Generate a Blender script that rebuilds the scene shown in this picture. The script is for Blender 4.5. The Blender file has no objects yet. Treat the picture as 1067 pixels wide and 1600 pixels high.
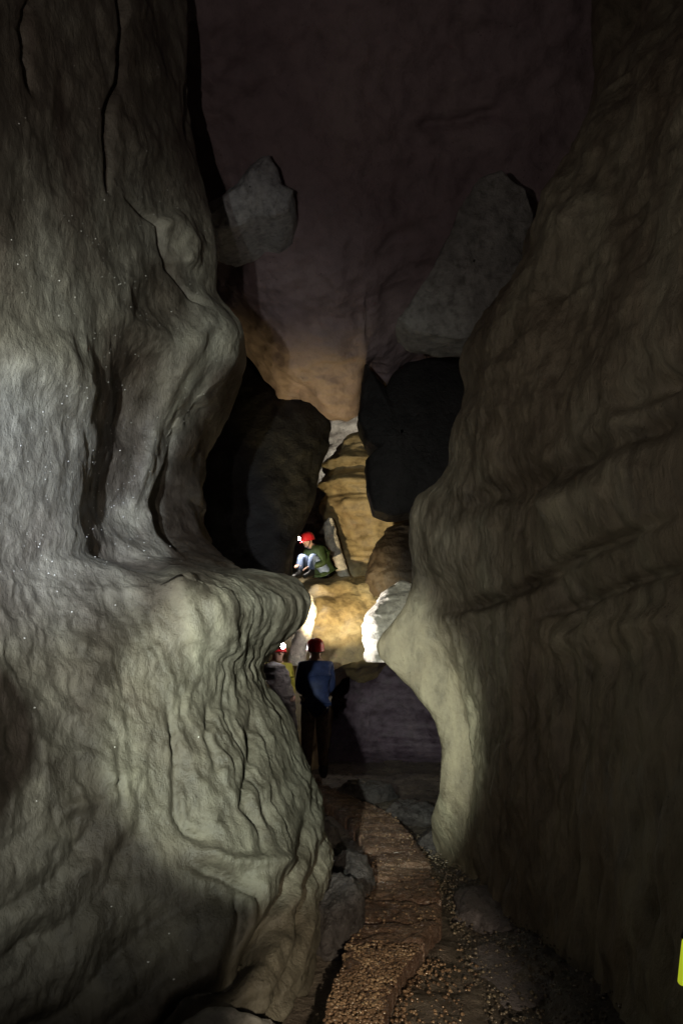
import bpy, bmesh, math, random
import numpy as np
from mathutils import Vector, Matrix

random.seed(7)
rng = np.random.default_rng(11)
scene = bpy.context.scene
COL = scene.collection

# ------------------------------------------------------------------ camera
F = 1232.0
TH = math.radians(9.77)
CT, ST = math.cos(TH), math.sin(TH)
EYE = 1.6
cam = bpy.data.cameras.new('camera')
cam.sensor_fit = 'VERTICAL'
cam.angle_y = 2 * math.atan(800 / F)
cam.clip_end = 200
cam.clip_start = 0.05
camo = bpy.data.objects.new('camera', cam)
COL.objects.link(camo)
camo.location = (0, 0, EYE)
camo.rotation_euler = (math.radians(90) + TH, 0, 0)
scene.camera = camo


def W(px, py, Y):
    """world point seen in the photograph at (px, py) and standing at distance Y"""
    u, v = (px - 533.5) / F, (800 - py) / F
    k = Y / (CT - v * ST)
    return (u * k, Y, EYE + (ST + v * CT) * k)


def G(px, py, z=0.0):
    """world point on the level z"""
    v = (800 - py) / F
    k = (z - EYE) / (ST + v * CT)
    return ((px - 533.5) / F * k, (CT - v * ST) * k, z)


def proj(P):
    x, y, z = P[..., 0], P[..., 1], P[..., 2] - EYE
    d = y * CT + z * ST
    d = np.where(d < 0.05, 0.05, d)
    return 533.5 + F * x / d, 800 - F * (z * CT - y * ST) / d


# ------------------------------------------------------------------ noise
_perm = rng.permutation(512)
_perm = np.concatenate([_perm, _perm, _perm])
_grad = rng.normal(size=(512, 3))
_grad /= np.linalg.norm(_grad, axis=1)[:, None]


def gnoise(P):
    P = np.asarray(P, float)
    i = np.floor(P).astype(int)
    f = P - i
    i &= 511
    w = f * f * f * (f * (f * 6 - 15) + 10)
    out = 0
    for dx in (0, 1):
        for dy in (0, 1):
            for dz in (0, 1):
                h = _perm[_perm[_perm[(i[..., 0] + dx) & 511] + ((i[..., 1] + dy) & 511)] + ((i[..., 2] + dz) & 511)] & 511
                g = _grad[h]
                d = g[..., 0] * (f[..., 0] - dx) + g[..., 1] * (f[..., 1] - dy) + g[..., 2] * (f[..., 2] - dz)
                wx = w[..., 0] if dx else 1 - w[..., 0]
                wy = w[..., 1] if dy else 1 - w[..., 1]
                wz = w[..., 2] if dz else 1 - w[..., 2]
                out = out + d * wx * wy * wz
    return out * 1.6


def fbm(P, octv=4, gain=0.5):
    a, s, o = 1.0, 0, 0
    for k in range(octv):
        o = o + a * gnoise(P * (2.03 ** k) + 17.3 * k)
        s += a
        a *= gain
    return o / s


def ridged(P, octv=3):
    a, s, o = 1.0, 0, 0
    for k in range(octv):
        o = o + a * (1 - 2 * np.abs(gnoise(P * (2.1 ** k) + 9.1 * k)))
        s += a
        a *= 0.5
    return o / s


def cells(P):
    """distance to the nearest jittered lattice point: scalloped hollows"""
    i = np.floor(P).astype(int)
    best = np.full(P.shape[:-1], 9.0)
    for dx in (-1, 0, 1):
        for dy in (-1, 0, 1):
            for dz in (-1, 0, 1):
                j = i + np.array((dx, dy, dz))
                h = _perm[_perm[_perm[j[..., 0] & 511] + (j[..., 1] & 511)] + (j[..., 2] & 511)] & 511
                q = j + 0.5 + 0.45 * _grad[h]
                best = np.minimum(best, ((P - q) ** 2).sum(-1))
    return np.sqrt(best)


def sstep(a, b, x):
    t = np.clip((x - a) / (b - a), 0, 1)
    return t * t * (3 - 2 * t)


# ------------------------------------------------------------------ mesh helpers
def normals(P):
    du = np.gradient(P, axis=0)
    dv = np.gradient(P, axis=1)
    n = np.cross(du, dv)
    l = np.linalg.norm(n, axis=-1, keepdims=True)
    return n / np.where(l < 1e-9, 1, l)


def link(name, me, mat=None, parent=None):
    o = bpy.data.objects.new(name, me)
    COL.objects.link(o)
    if mat is not None:
        me.materials.clear()
        me.materials.append(mat)
    if parent is not None:
        o.parent = parent
        o.matrix_parent_inverse = Matrix.Identity(4)
    return o


def tag(o, label=None, cat=None, group=None, kind=None):
    if label: o['label'] = label
    if cat: o['category'] = cat
    if group: o['group'] = group
    if kind: o['kind'] = kind
    return o


def grid_obj(name, P, mat, parent=None, flip=False):
    nu, nv = P.shape[:2]
    idx = np.arange(nu * nv).reshape(nu, nv)
    a, b, c, d = idx[:-1, :-1], idx[1:, :-1], idx[1:, 1:], idx[:-1, 1:]
    q = np.stack([a, d, c, b] if flip else [a, b, c, d], -1).reshape(-1, 4)
    me = bpy.data.meshes.new(name)
    me.vertices.add(nu * nv)
    me.vertices.foreach_set('co', P.reshape(-1).astype(np.float32))
    me.loops.add(q.size)
    me.loops.foreach_set('vertex_index', q.reshape(-1).astype(np.int32))
    me.polygons.add(len(q))
    me.polygons.foreach_set('loop_start', np.arange(0, q.size, 4, dtype=np.int32))
    me.polygons.foreach_set('use_smooth', np.ones(len(q), bool))
    me.update(calc_edges=True)
    me.validate()
    return link(name, me, mat, parent)


def hermite(ys, n_per):
    """monotone cubic through the stations ys (first axis); n_per samples in each interval"""
    ys = np.asarray(ys, float)
    d = ys[1:] - ys[:-1]
    m = np.zeros_like(ys)
    m[0], m[-1] = d[0], d[-1]
    h = d[:-1] * d[1:]
    with np.errstate(divide='ignore', invalid='ignore'):
        hm = 2 * h / (d[:-1] + d[1:])
    m[1:-1] = np.where(h > 0, np.nan_to_num(hm), 0)
    out = []
    for k in range(len(d)):
        n = n_per[k]
        t = np.arange(n) / n
        t = t.reshape((-1,) + (1,) * (ys.ndim - 1))
        out.append((2 * t**3 - 3 * t**2 + 1) * ys[k] + (t**3 - 2 * t**2 + t) * m[k]
                   + (-2 * t**3 + 3 * t**2) * ys[k + 1] + (t**3 - t**2) * m[k + 1])
    out.append(ys[-1:])
    return np.concatenate(out, 0)


def smooth1(a, k):
    """box smoothing along the last axis, twice"""
    if k < 2: return a
    for _ in range(2):
        p = np.concatenate([np.repeat(a[..., :1], k, -1), a, np.repeat(a[..., -1:], k, -1)], -1)
        c = np.cumsum(p, -1)
        n = 2 * k + 1
        s = np.concatenate([c[..., n - 1:n], c[..., n:] - c[..., :-n]], -1) / n
        a = s
    return a


def loft_wall(stations, zl, n_per, sm=3):
    """stations: lists of (x, y, z); cut at the levels zl, run smoothly from one to the next"""
    xs, ys = [], []
    for st in stations:
        st = sorted(st, key=lambda p: p[2])
        z = [p[2] for p in st]
        xs.append(smooth1(np.interp(zl, z, [p[0] for p in st]), sm))
        ys.append(smooth1(np.interp(zl, z, [p[1] for p in st]), sm))
    X, Yy = hermite(xs, n_per), hermite(ys, n_per)
    Z = np.broadcast_to(zl, X.shape)
    return np.stack([X, Yy, Z], -1)


def polydist(PX, PY, line):
    """distance to a traced line and the position along it (0..1)"""
    best = np.full(PX.shape, 1e9)
    pos = np.zeros(PX.shape)
    n = len(line) - 1
    for k in range(n):
        (ax, ay), (bx, by) = line[k], line[k + 1]
        dx, dy = bx - ax, by - ay
        L = dx * dx + dy * dy
        t = np.clip(((PX - ax) * dx + (PY - ay) * dy) / L, 0, 1)
        d = np.hypot(PX - ax - t * dx, PY - ay - t * dy)
        b = d < best
        best = np.where(b, d, best)
        pos = np.where(b, (k + t) / n, pos)
    return best, pos


def relief(P, line, width, amp, yr=(0, 99), one_sided=0):
    """height of a groove (amp < 0) or rib (amp > 0) along a traced line of the rock face"""
    PX, PY = proj(P)
    wob = 5 * fbm(P * 2.2, 2)
    d, t = polydist(PX + wob, PY + wob * 0.6, line)
    ends = np.minimum(1, np.minimum(t, 1 - t) * 6 + 0.15)
    h = amp * np.exp(-(d / (width * (1 + 0.5 * fbm(P * 5 + 6, 2)))) ** 2) * ends * (1 + 0.7 * fbm(P * 3.1 + 2, 3))
    return np.where((P[..., 1] > yr[0]) & (P[..., 1] < yr[1]), h, 0)


# ------------------------------------------------------------------ materials
def new_mat(name):
    m = bpy.data.materials.new(name)
    m.use_nodes = True
    nt = m.node_tree
    return m, nt, nt.nodes['Principled BSDF']


def ramp(nt, stops):
    r = nt.nodes.new('ShaderNodeValToRGB')
    e = r.color_ramp.elements
    while len(e) < len(stops): e.new(0.5)
    for k, (p, c) in enumerate(stops):
        e[k].position = p
        e[k].color = (*c, 1) if len(c) == 3 else c
    return r


def noise_node(nt, co, scale, detail=5, rough=0.55, dist=0.0):
    n = nt.nodes.new('ShaderNodeTexNoise')
    n.inputs['Scale'].default_value = scale
    n.inputs['Detail'].default_value = detail
    n.inputs['Roughness'].default_value = rough
    n.inputs['Distortion'].default_value = dist
    nt.links.new(co, n.inputs['Vector'])
    return n.outputs['Fac']


def rock_mat(name, c0, c1, c2, scale=1.0, stretch=(1, 1, 1), bump=0.5, rough=(0.45, 0.75), speck=0.0, spec=0.35, shade_patch=None, tone=False, vary=1.0):
    m, nt, b = new_mat(name)
    L = nt.links.new
    tc = nt.nodes.new('ShaderNodeTexCoord')
    mp = nt.nodes.new('ShaderNodeMapping')
    mp.inputs['Scale'].default_value = stretch
    L(tc.outputs['Object'], mp.inputs['Vector'])
    co = mp.outputs['Vector']
    big = noise_node(nt, co, 1.1 * scale, 6, 0.6, 0.6)
    r1 = ramp(nt, [(0.32, c0), (0.5, c1), (0.68, c2)])
    L(big, r1.inputs['Fac'])
    mid = noise_node(nt, co, 9 * scale, 8, 0.65, 0.3)
    r2 = ramp(nt, [(0.3, (0.46, 0.44, 0.42)), (0.5, (0.92, 0.9, 0.88)), (0.66, (1.18, 1.16, 1.12))])
    L(mid, r2.inputs['Fac'])
    mx = nt.nodes.new('ShaderNodeMix'); mx.data_type = 'RGBA'; mx.blend_type = 'MULTIPLY'
    mx.inputs['Factor'].default_value = vary
    L(r1.outputs['Color'], mx.inputs['A']); L(r2.outputs['Color'], mx.inputs['B'])
    col = mx.outputs['Result']
    # dark pits and pale grains of the limestone
    vo = nt.nodes.new('ShaderNodeTexVoronoi')
    vo.inputs['Scale'].default_value = 26 * scale
    L(tc.outputs['Object'], vo.inputs['Vector'])
    r3 = ramp(nt, [(0.06, (0.35, 0.33, 0.32)), (0.16, (1, 1, 1))])
    L(vo.outputs['Distance'], r3.inputs['Fac'])
    sparse = noise_node(nt, tc.outputs['Object'], 3.7 * scale, 3)
    r4 = ramp(nt, [(0.48, (0, 0, 0)), (0.62, (0.8, 0.8, 0.8))])
    L(sparse, r4.inputs['Fac'])
    mx2 = nt.nodes.new('ShaderNodeMix'); mx2.data_type = 'RGBA'; mx2.blend_type = 'MULTIPLY'
    L(r4.outputs['Color'], mx2.inputs['Factor'])
    L(col, mx2.inputs['A']); L(r3.outputs['Color'], mx2.inputs['B'])
    col = mx2.outputs['Result']
    rough_mul = None
    if shade_patch:
        # wet: shade painted into the rock as a darker patch with a ragged edge
        pc, ps = shade_patch
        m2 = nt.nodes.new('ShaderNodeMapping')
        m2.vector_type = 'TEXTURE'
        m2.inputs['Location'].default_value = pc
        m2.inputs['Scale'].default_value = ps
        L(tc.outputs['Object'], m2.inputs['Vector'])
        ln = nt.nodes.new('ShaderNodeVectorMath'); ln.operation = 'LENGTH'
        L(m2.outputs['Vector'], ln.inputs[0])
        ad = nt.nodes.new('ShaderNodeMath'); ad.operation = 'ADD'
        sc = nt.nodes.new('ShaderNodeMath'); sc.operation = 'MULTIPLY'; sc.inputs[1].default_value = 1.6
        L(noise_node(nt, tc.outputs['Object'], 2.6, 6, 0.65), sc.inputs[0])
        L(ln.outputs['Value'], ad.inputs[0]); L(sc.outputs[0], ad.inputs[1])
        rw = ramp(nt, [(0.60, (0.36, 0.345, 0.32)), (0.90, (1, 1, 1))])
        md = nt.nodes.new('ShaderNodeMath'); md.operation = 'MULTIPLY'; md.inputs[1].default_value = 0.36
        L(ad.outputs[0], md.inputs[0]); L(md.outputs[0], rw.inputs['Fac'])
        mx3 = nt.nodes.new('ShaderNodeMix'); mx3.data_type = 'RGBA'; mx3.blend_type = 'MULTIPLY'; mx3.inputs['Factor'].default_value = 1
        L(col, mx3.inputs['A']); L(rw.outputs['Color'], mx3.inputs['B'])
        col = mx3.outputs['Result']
    if tone:
        at = nt.nodes.new('ShaderNodeAttribute'); at.attribute_name = 'mineral_and_light'
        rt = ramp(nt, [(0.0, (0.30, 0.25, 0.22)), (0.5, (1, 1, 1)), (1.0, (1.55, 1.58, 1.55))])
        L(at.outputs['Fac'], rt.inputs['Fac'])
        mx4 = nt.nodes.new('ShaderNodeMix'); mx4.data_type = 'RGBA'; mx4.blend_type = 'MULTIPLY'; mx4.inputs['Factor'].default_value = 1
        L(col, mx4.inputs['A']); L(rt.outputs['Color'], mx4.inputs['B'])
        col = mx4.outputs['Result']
    L(col, b.inputs['Base Color'])
    fine = noise_node(nt, co, 38 * scale, 8, 0.7)
    rr = nt.nodes.new('ShaderNodeMapRange')
    rr.inputs['From Min'].default_value = 0.35; rr.inputs['From Max'].default_value = 0.65
    rr.inputs['To Min'].default_value = rough[0]; rr.inputs['To Max'].default_value = rough[1]
    L(mid, rr.inputs['Value']); L(rr.outputs['Result'], b.inputs['Roughness'])
    b.inputs['Specular IOR Level'].default_value = spec
    b1 = nt.nodes.new('ShaderNodeBump'); b1.inputs['Strength'].default_value = bump; b1.inputs['Distance'].default_value = 0.05
    L(mid, b1.inputs['Height'])
    b2 = nt.nodes.new('ShaderNodeBump'); b2.inputs['Strength'].default_value = bump * 0.9; b2.inputs['Distance'].default_value = 0.025
    L(fine, b2.inputs['Height']); L(b1.outputs['Normal'], b2.inputs['Normal'])
    b3 = nt.nodes.new('ShaderNodeBump'); b3.inputs['Strength'].default_value = bump * 0.5; b3.inputs['Distance'].default_value = 0.01
    L(mx2.inputs['Factor'].links[0].from_socket, b3.inputs['Height']) if False else L(r3.outputs['Color'], b3.inputs['Height'])
    L(b2.outputs['Normal'], b3.inputs['Normal'])
    L(b3.outputs['Normal'], b.inputs['Normal'])
    return m


def plain(name, c, rough=0.6, spec=0.3, var=0.25, scale=18, bump=0.15, metal=0):
    m, nt, b = new_mat(name)
    L = nt.links.new
    tc = nt.nodes.new('ShaderNodeTexCoord')
    n = noise_node(nt, tc.outputs['Object'], scale, 5, 0.6)
    r = ramp(nt, [(0.3, tuple(x * (1 - var) for x in c)), (0.7, tuple(min(1, x * (1 + var)) for x in c))])
    L(n, r.inputs['Fac']); L(r.outputs['Color'], b.inputs['Base Color'])
    b.inputs['Roughness'].default_value = rough
    b.inputs['Specular IOR Level'].default_value = spec
    b.inputs['Metallic'].default_value = metal
    bp = nt.nodes.new('ShaderNodeBump'); bp.inputs['Strength'].default_value = bump; bp.inputs['Distance'].default_value = 0.01
    L(n, bp.inputs['Height']); L(bp.outputs['Normal'], b.inputs['Normal'])
    return m


def glow(name, c, strength):
    m, nt, b = new_mat(name)
    b.inputs['Base Color'].default_value = (*c, 1)
    b.inputs['Emission Color'].default_value = (*c, 1)
    b.inputs['Emission Strength'].default_value = strength
    return m


M_left = rock_mat('grey_limestone', (0.18, 0.155, 0.13), (0.275, 0.265, 0.225), (0.35, 0.35, 0.31), 0.9, (1, 1, 0.75), 0.5, (0.33, 0.68), spec=0.5, tone=True, shade_patch=((-0.5, 4.3, 0.4), (1.0, 1.25, 1.2)))  # wet darkens the mound's dim flank: painted shade
M_right = rock_mat('brown_limestone', (0.14, 0.112, 0.08), (0.225, 0.195, 0.145), (0.29, 0.275, 0.21), 0.9, (1, 1, 0.5), 0.7, (0.33, 0.68), spec=0.5, tone=True)
M_ceil = rock_mat('ceiling_limestone', (0.22, 0.165, 0.185), (0.27, 0.205, 0.225), (0.32, 0.25, 0.26), 0.6, (1, 1, 1), 0.5, vary=0.45)
M_slope = rock_mat('ochre_flowstone', (0.32, 0.23, 0.12), (0.44, 0.34, 0.18), (0.52, 0.45, 0.30), 0.8, (1, 1, 1), 0.3, (0.35, 0.6))
M_white = rock_mat('white_calcite', (0.5, 0.46, 0.40), (0.65, 0.61, 0.55), (0.74, 0.71, 0.66), 1.6, (1, 1, 1), 0.5, (0.3, 0.6))
M_grey = rock_mat('blue_grey_rock', (0.20, 0.20, 0.195), (0.28, 0.28, 0.275), (0.36, 0.36, 0.35), 1.3, (1, 1, 1), 0.6)
M_pale = rock_mat('pale_blue_rock', (0.34, 0.36, 0.39), (0.44, 0.46, 0.5), (0.54, 0.56, 0.58), 1.6, (1, 1, 1), 0.5)
M_blue = rock_mat('blue_brown_rock', (0.13, 0.115, 0.125), (0.19, 0.17, 0.185), (0.25, 0.24, 0.26), 2.0, (1, 1, 1), 0.7)
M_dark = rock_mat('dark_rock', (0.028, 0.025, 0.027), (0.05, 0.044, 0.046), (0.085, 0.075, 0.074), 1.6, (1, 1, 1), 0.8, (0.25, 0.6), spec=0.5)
M_shade_black = rock_mat('shade_black_rock', (0.007, 0.006, 0.007), (0.012, 0.011, 0.012), (0.022, 0.02, 0.021), 1.3, (1, 1, 1), 0.5)  # near-black colour stands in for shade in the far recesses
M_hollow_shade = rock_mat('hollow_shade_rock', (0.075, 0.05, 0.075), (0.10, 0.075, 0.105), (0.13, 0.10, 0.125), 1.0, (1, 1, 1), 0.4)  # dark purple paints the shade of the hollow
M_floor = rock_mat('wet_mud', (0.06, 0.05, 0.045), (0.11, 0.09, 0.075), (0.17, 0.145, 0.12), 1.5, (1, 1, 1), 0.7, (0.2, 0.6), spec=0.5)
M_path = rock_mat('gritty_board', (0.11, 0.064, 0.046), (0.17, 0.104, 0.075), (0.25, 0.165, 0.12), 2.2, (1, 1, 1), 0.9, (0.06, 0.36), spec=0.8)
M_pebble = rock_mat('wet_gravel', (0.09, 0.055, 0.035), (0.17, 0.11, 0.07), (0.34, 0.24, 0.15), 5.0, (1, 1, 1), 0.1, (0.05, 0.2), spec=0.9)



def minerals_and_light(ob, P, marks):
    """brown stains and painted shade (-), pale calcite and painted light (+) along traced streaks, kept as a value on each point of the rock"""
    PX, PY = proj(P)
    w1 = 26 * fbm(P * 1.7 + 70, 3); w2 = 20 * fbm(P * 2.3 + 90, 3)
    t = np.zeros(PX.shape)
    ok = (P[..., 1] > 2.2)
    for line, width, amp in marks:
        d, _ = polydist(PX + w1 * min(1, width / 25), PY + w2 * min(1, width / 25), line)
        t += np.where(ok, amp * (1 - sstep(0.35, 1.25, d / width)), 0)
    t += 0.22 * fbm(P * np.array((2.2, 2.2, 0.9)) + 15, 5) + 0.12 * fbm(P * 8 + 3, 3)
    a = ob.data.attributes.new('mineral_and_light', 'FLOAT', 'POINT')
    a.data.foreach_set('value', np.clip(0.5 + 0.5 * t, 0, 1).reshape(-1).astype(np.float32))


# ------------------------------------------------------------------ LEFT WALL
zl = np.concatenate([np.arange(-0.35, 1.9, 0.0155), np.arange(1.9, 2.3, 0.008), np.arange(2.3, 5.2, 0.0165), np.arange(5.2, 10.5, 0.035)])


def col(x, y, zs=(-1, 12)):
    return [(x, y, z) for z in zs]


def pts(*a):
    return [W(*p) for p in a]


SL = [
    col(-1.75, -1.5),
    [(-1.40, 1.2, -1), (-1.38, 1.2, 1.0), (-1.38, 1.2, 1.35), (-1.55, 1.2, 1.75), (-1.65, 1.2, 2.6), (-1.75, 1.2, 12)],
    [(-1.40, 1.7, -1), (-1.38, 1.7, 0.8), (-1.265, 1.7, 1.3), (-1.185, 1.7, 1.58), (-1.26, 1.7, 1.78), (-1.45, 1.7, 1.88), (-1.65, 1.7, 2.5), (-1.75, 1.7, 12)],  # unseen knob added out of view to cast a shadow on the wall
    [(-1.65, 2.4, -1), (-1.68, 2.4, 1.2), (-1.72, 2.4, 2), (-1.75, 2.4, 12)],
    [(-1.28, 3.35, -1), (-1.35, 3.4, 0.6), (-1.5, 3.5, 1.3), (-1.66, 3.6, 2), (-1.68, 3.6, 5), (-1.9, 3.6, 12)],
    # face of the mound below, wall above
    [(-0.92, 3.6, -1), (-0.98, 3.62, 0.0), (-1.02, 3.75, 0.5), (-1.10, 3.9, 1.0), (-1.2, 4.05, 1.6), (-1.35, 4.2, 1.95), (-1.5, 4.3, 2.25), (-1.52, 4.5, 3), (-1.52, 4.5, 5), (-1.75, 4.5, 12)],
    # where the flank of the mound begins
    [(-1.62, 5.2, 12), (-1.45, 5.2, 6)] + pts((235, 400, 5.2), (235, 470, 5.2), (260, 520, 5.2), (200, 600, 5.15), (160, 700, 5.05), (140, 800, 4.95), (180, 880, 4.85),
        (330, 905, 4.75), (372, 940, 4.65), (358, 965, 4.6), (325, 1008, 4.5), (315, 1050, 4.45), (322, 1095, 4.42), (345, 1140, 4.4), (380, 1190, 4.38), (408, 1240, 4.35), (425, 1300, 4.28), (432, 1340, 4.2), (425, 1400, 4.1), (410, 1480, 3.9), (395, 1540, 3.75)),
    # the crest of the mound and the edge of the wall over it
    pts((300, -600, 6.0), (300, 0, 6.0), (305, 230, 6.0), (328, 320, 6.0), (341, 400, 6.0), (332, 462, 6.0), (362, 492, 6.0), (376, 520, 5.95),
        (345, 565, 5.85), (285, 640, 5.65), (245, 710, 5.5), (222, 760, 5.4), (194, 800, 5.3), (190, 822, 5.25), (232, 862, 5.25), (268, 888, 5.3),
        (440, 897, 5.6), (462, 905, 5.6), (478, 938, 5.5), (470, 965, 5.45), (420, 1002, 5.3), (399, 1035, 5.2), (403, 1062, 5.2), (424, 1090, 5.2), (446, 1120, 5.15), (460, 1150, 5.15), (472, 1190, 5.1),
        (497, 1240, 5.05), (511, 1300, 4.95), (516, 1340, 4.9), (506, 1400, 4.75), (492, 1480, 4.45), (470, 1540, 4.2)),
    pts((292, -600, 6.3), (298, 0, 6.25), (303, 230, 6.25), (326, 320, 6.2), (338, 400, 6.2), (335, 462, 6.2), (368, 492, 6.2), (386, 520, 6.15),
        (372, 565, 6.0), (318, 640, 5.82), (282, 710, 5.66), (255, 760, 5.55), (238, 800, 5.45), (240, 830, 5.4), (262, 866, 5.4), (292, 888, 5.45),
        (440, 897, 5.8), (455, 905, 5.8), (470, 938, 5.7), (462, 965, 5.65), (408, 1002, 5.5), (388, 1035, 5.4), (393, 1062, 5.4), (414, 1090, 5.4), (437, 1120, 5.35), (451, 1150, 5.35), (463, 1190, 5.3),
        (487, 1240, 5.25), (501, 1300, 5.15), (506, 1340, 5.1), (490, 1400, 5.0), (470, 1480, 4.75), (450, 1540, 4.5)),
    # fold inside the alcove
    [(-2.0, 7.0, 12), (-1.9, 7.0, 5.4)] + pts((372, 540, 6.9), (380, 600, 7.1), (345, 660, 7.1), (310, 715, 7.1), (302, 760, 7.1), (318, 820, 7.0), (346, 860, 6.8), (385, 884, 6.6), (440, 893, 6.3), (440, 940, 6.2), (395, 1010, 6.1), (370, 1100, 6.0), (400, 1300, 5.9), (400, 1500, 5.6)),
    [(-3.0, 7.4, 12), (-2.9, 7.4, 5.0), (-2.7, 7.4, 4.2), (-2.4, 7.4, 3.2), (-2.0, 7.3, 2.5), (-1.3, 7.2, 2.2), (-1.0, 7.1, 1.9), (-1.2, 7, 1.2), (-1.1, 6.8, -1)],
    [(-4.2, 8.6, 12), (-4.0, 8.6, 5.0), (-3.7, 8.6, 4.2), (-3.2, 8.6, 3.2), (-2.2, 8.4, 2.5), (-1.5, 8.2, 2.2), (-1.3, 8.0, 1.9), (-1.4, 8, 1.2), (-1.3, 7.8, -1)],
    col(-4.4, 10.4), col(-4.0, 12.5), col(-3.6, 18)]
P = loft_wall(SL, zl, [6, 10, 14, 24, 60, 60, 80, 20, 40, 26, 20, 10, 10, 8])
PX, PY = proj(P)
N = normals(P)
if N[60, 100, 0] < 0: N = -N
y, z = P[..., 1], P[..., 2]
h = 0.07 * fbm(P * np.array((0.9, 0.9, 0.7)), 3) * sstep(1.8, 3.2, y) + 0.026 * fbm(P * np.array((3.2, 3.2, 2.4)) + 5, 4) + 0.006 * fbm(P * 14, 3)
# flowstone flutes running down the mound
low = (1 - sstep(1.75, 2.15, z)) * sstep(2.8, 3.6, y) * (1 - sstep(6.5, 7.5, y))
q = P[..., 0] * 0.55 + P[..., 1] * 0.83
wq = q + 0.16 * fbm(P * np.array((1.6, 1.6, 1.2)) + 31, 3) + 0.05 * fbm(P * np.array((4, 4, 6.0)) + 3, 2)
right_side = sstep(200, 330, PX)
fl = 1 - np.abs(2 * ((wq / 0.135) % 1) - 1)
fl2 = 1 - np.abs(2 * ((wq / 0.052 + 0.4 * fbm(P * 2, 2)) % 1) - 1)
gate = sstep(-0.25, 0.35, fbm(P * np.array((1.3, 1.3, 0.9)) + 77, 2))
h = h + low * right_side * ((0.022 * np.sqrt(fl) - 0.015) * (0.15 + 0.85 * gate) + (0.010 * fl2 - 0.005) * gate + 0.012 * ridged(P * np.array((9, 9, 3.0)) + 0.6 * fbm(P * 3, 2)[..., None], 3))
h = h + low * 0.03 * ridged(P * np.array((3.0, 3.0, 5.0)) + 12, 3) * (0.4 + 0.6 * (1 - right_side))
# horizontal rolls of the lower folds
lowest = (1 - sstep(0.55, 1.0, z)) * low
wz = P[..., 2] - 0.5 * q + 0.2 * fbm(P * 1.5 + 8, 3)
h = h + lowest * (0.04 * np.abs(np.sin(wz * 13)) - 0.025)
wr = fbm(P * np.array((2.5, 2.5, 1.5)) + 91, 3)
qz = np.stack([q * 9 + 3.0 * wr, P[..., 2] * 2.4 + 1.5 * wr, P[..., 0] * 1.5], -1)
h = h + low * (0.016 * ridged(qz, 4) + 0.008 * fbm(P * 11 + 2.0 * wr[..., None], 4))
h = h + (1 - low) * sstep(2.5, 3.5, y) * (0.004 * ridged(P * np.array((8, 8, 5.0)) + wr[..., None], 4) + 0.005 * fbm(P * 7, 4))
lz_ = P[..., 2] * 1.0 - 0.25 * q + 0.12 * fbm(P * 2.2 + 5, 3)
lg = np.abs(2 * ((lz_ / 0.085) % 1) - 1)
h = h + low * (1 - sstep(0.75, 1.15, z)) * sstep(-0.2, 0.3, fbm(P * 1.4 + 44, 2) + 0.1) * (0.022 * lg - 0.011)
# pitted middle wall
midw = sstep(2.0, 2.4, z) * (1 - sstep(5.0, 5.9, y))
h = h + midw * (0.006 * ridged(P * np.array((5, 5, 4.0)), 3))
R = lambda line, w, a, yr=(2, 7): relief(P, line, w, a, yr)
h = h + R([(183, -40), (188, 60), (187, 130), (170, 175), (174, 240), (174, 300)], 5, -0.16)
h = h + R([(303, -40), (303, 60), (300, 150), (298, 215)], 6, -0.14)
h = h + R([(60, -40), (38, 40), (38, 90), (60, 150)], 7, -0.06)
h = h + R([(200, 310), (245, 350), (255, 400), (272, 425), (295, 460), (330, 480)], 4, -0.07)
h = h + R([(190, -30), (230, 120), (225, 280)], 40, 0.06)
h = h + R([(262, 330), (290, 380), (285, 420)], 26, 0.10)
h = h + R([(235, 440), (225, 520), (190, 620), (170, 700)], 40, -0.07)
h = h + R([(335, 590), (292, 670), (268, 740), (262, 810), (288, 862)], 17, -0.17)
h = h + R([(372, 640), (330, 710), (300, 760), (310, 830)], 12, 0.08, (5, 8))
h = h + R([(330, 490), (290, 560), (240, 660), (215, 760), (200, 815)], 14, 0.05)
h = h + R([(330, 845), (352, 866), (385, 886), (455, 893)], 4, -0.16, (5, 7))
h = h + R([(0, 560), (80, 560), (160, 640), (180, 760)], 40, 0.05)
h = h + R([(60, 860), (150, 860), (230, 895), (262, 900)], 14, -0.05)
h = h + R([(275, 905), (300, 960), (300, 1020)], 26, 0.08)
h = h + R([(330, 930), (350, 985), (345, 1030)], 22, 0.06)
h = h + R([(258, 1090), (275, 1180), (272, 1270), (290, 1300), (330, 1310)], 7, -0.045)
h = h + R([(330, 1080), (322, 1150), (340, 1200), (352, 1190)], 6, -0.035)
h = h + R([(385, 1100), (395, 1180), (380, 1260), (410, 1290)], 7, -0.04)
h = h + R([(300, 1330), (360, 1350), (400, 1350), (470, 1345)], 9, 0.05)
h = h + R([(280, 1345), (350, 1370), (400, 1400), (410, 1440), (440, 1400), (455, 1360)], 9, -0.06)
h = h + R([(370, 1390), (372, 1450), (355, 1520), (330, 1560)], 9, -0.07)
h = h + R([(480, 1370), (472, 1420), (465, 1460)], 6, -0.08)
h = h + R([(240, 1640), (290, 1570), (350, 1540), (400, 1480), (440, 1430)], 16, -0.26)
h = h + R([(180, 1230), (210, 1220), (150, 1215)], 30, 0.03)
P = P + N * h[..., None]
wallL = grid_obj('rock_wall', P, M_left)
tag(wallL, 'pale grey limestone wall on the left with a fluted mound bulging over the path', 'cave wall')
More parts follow.
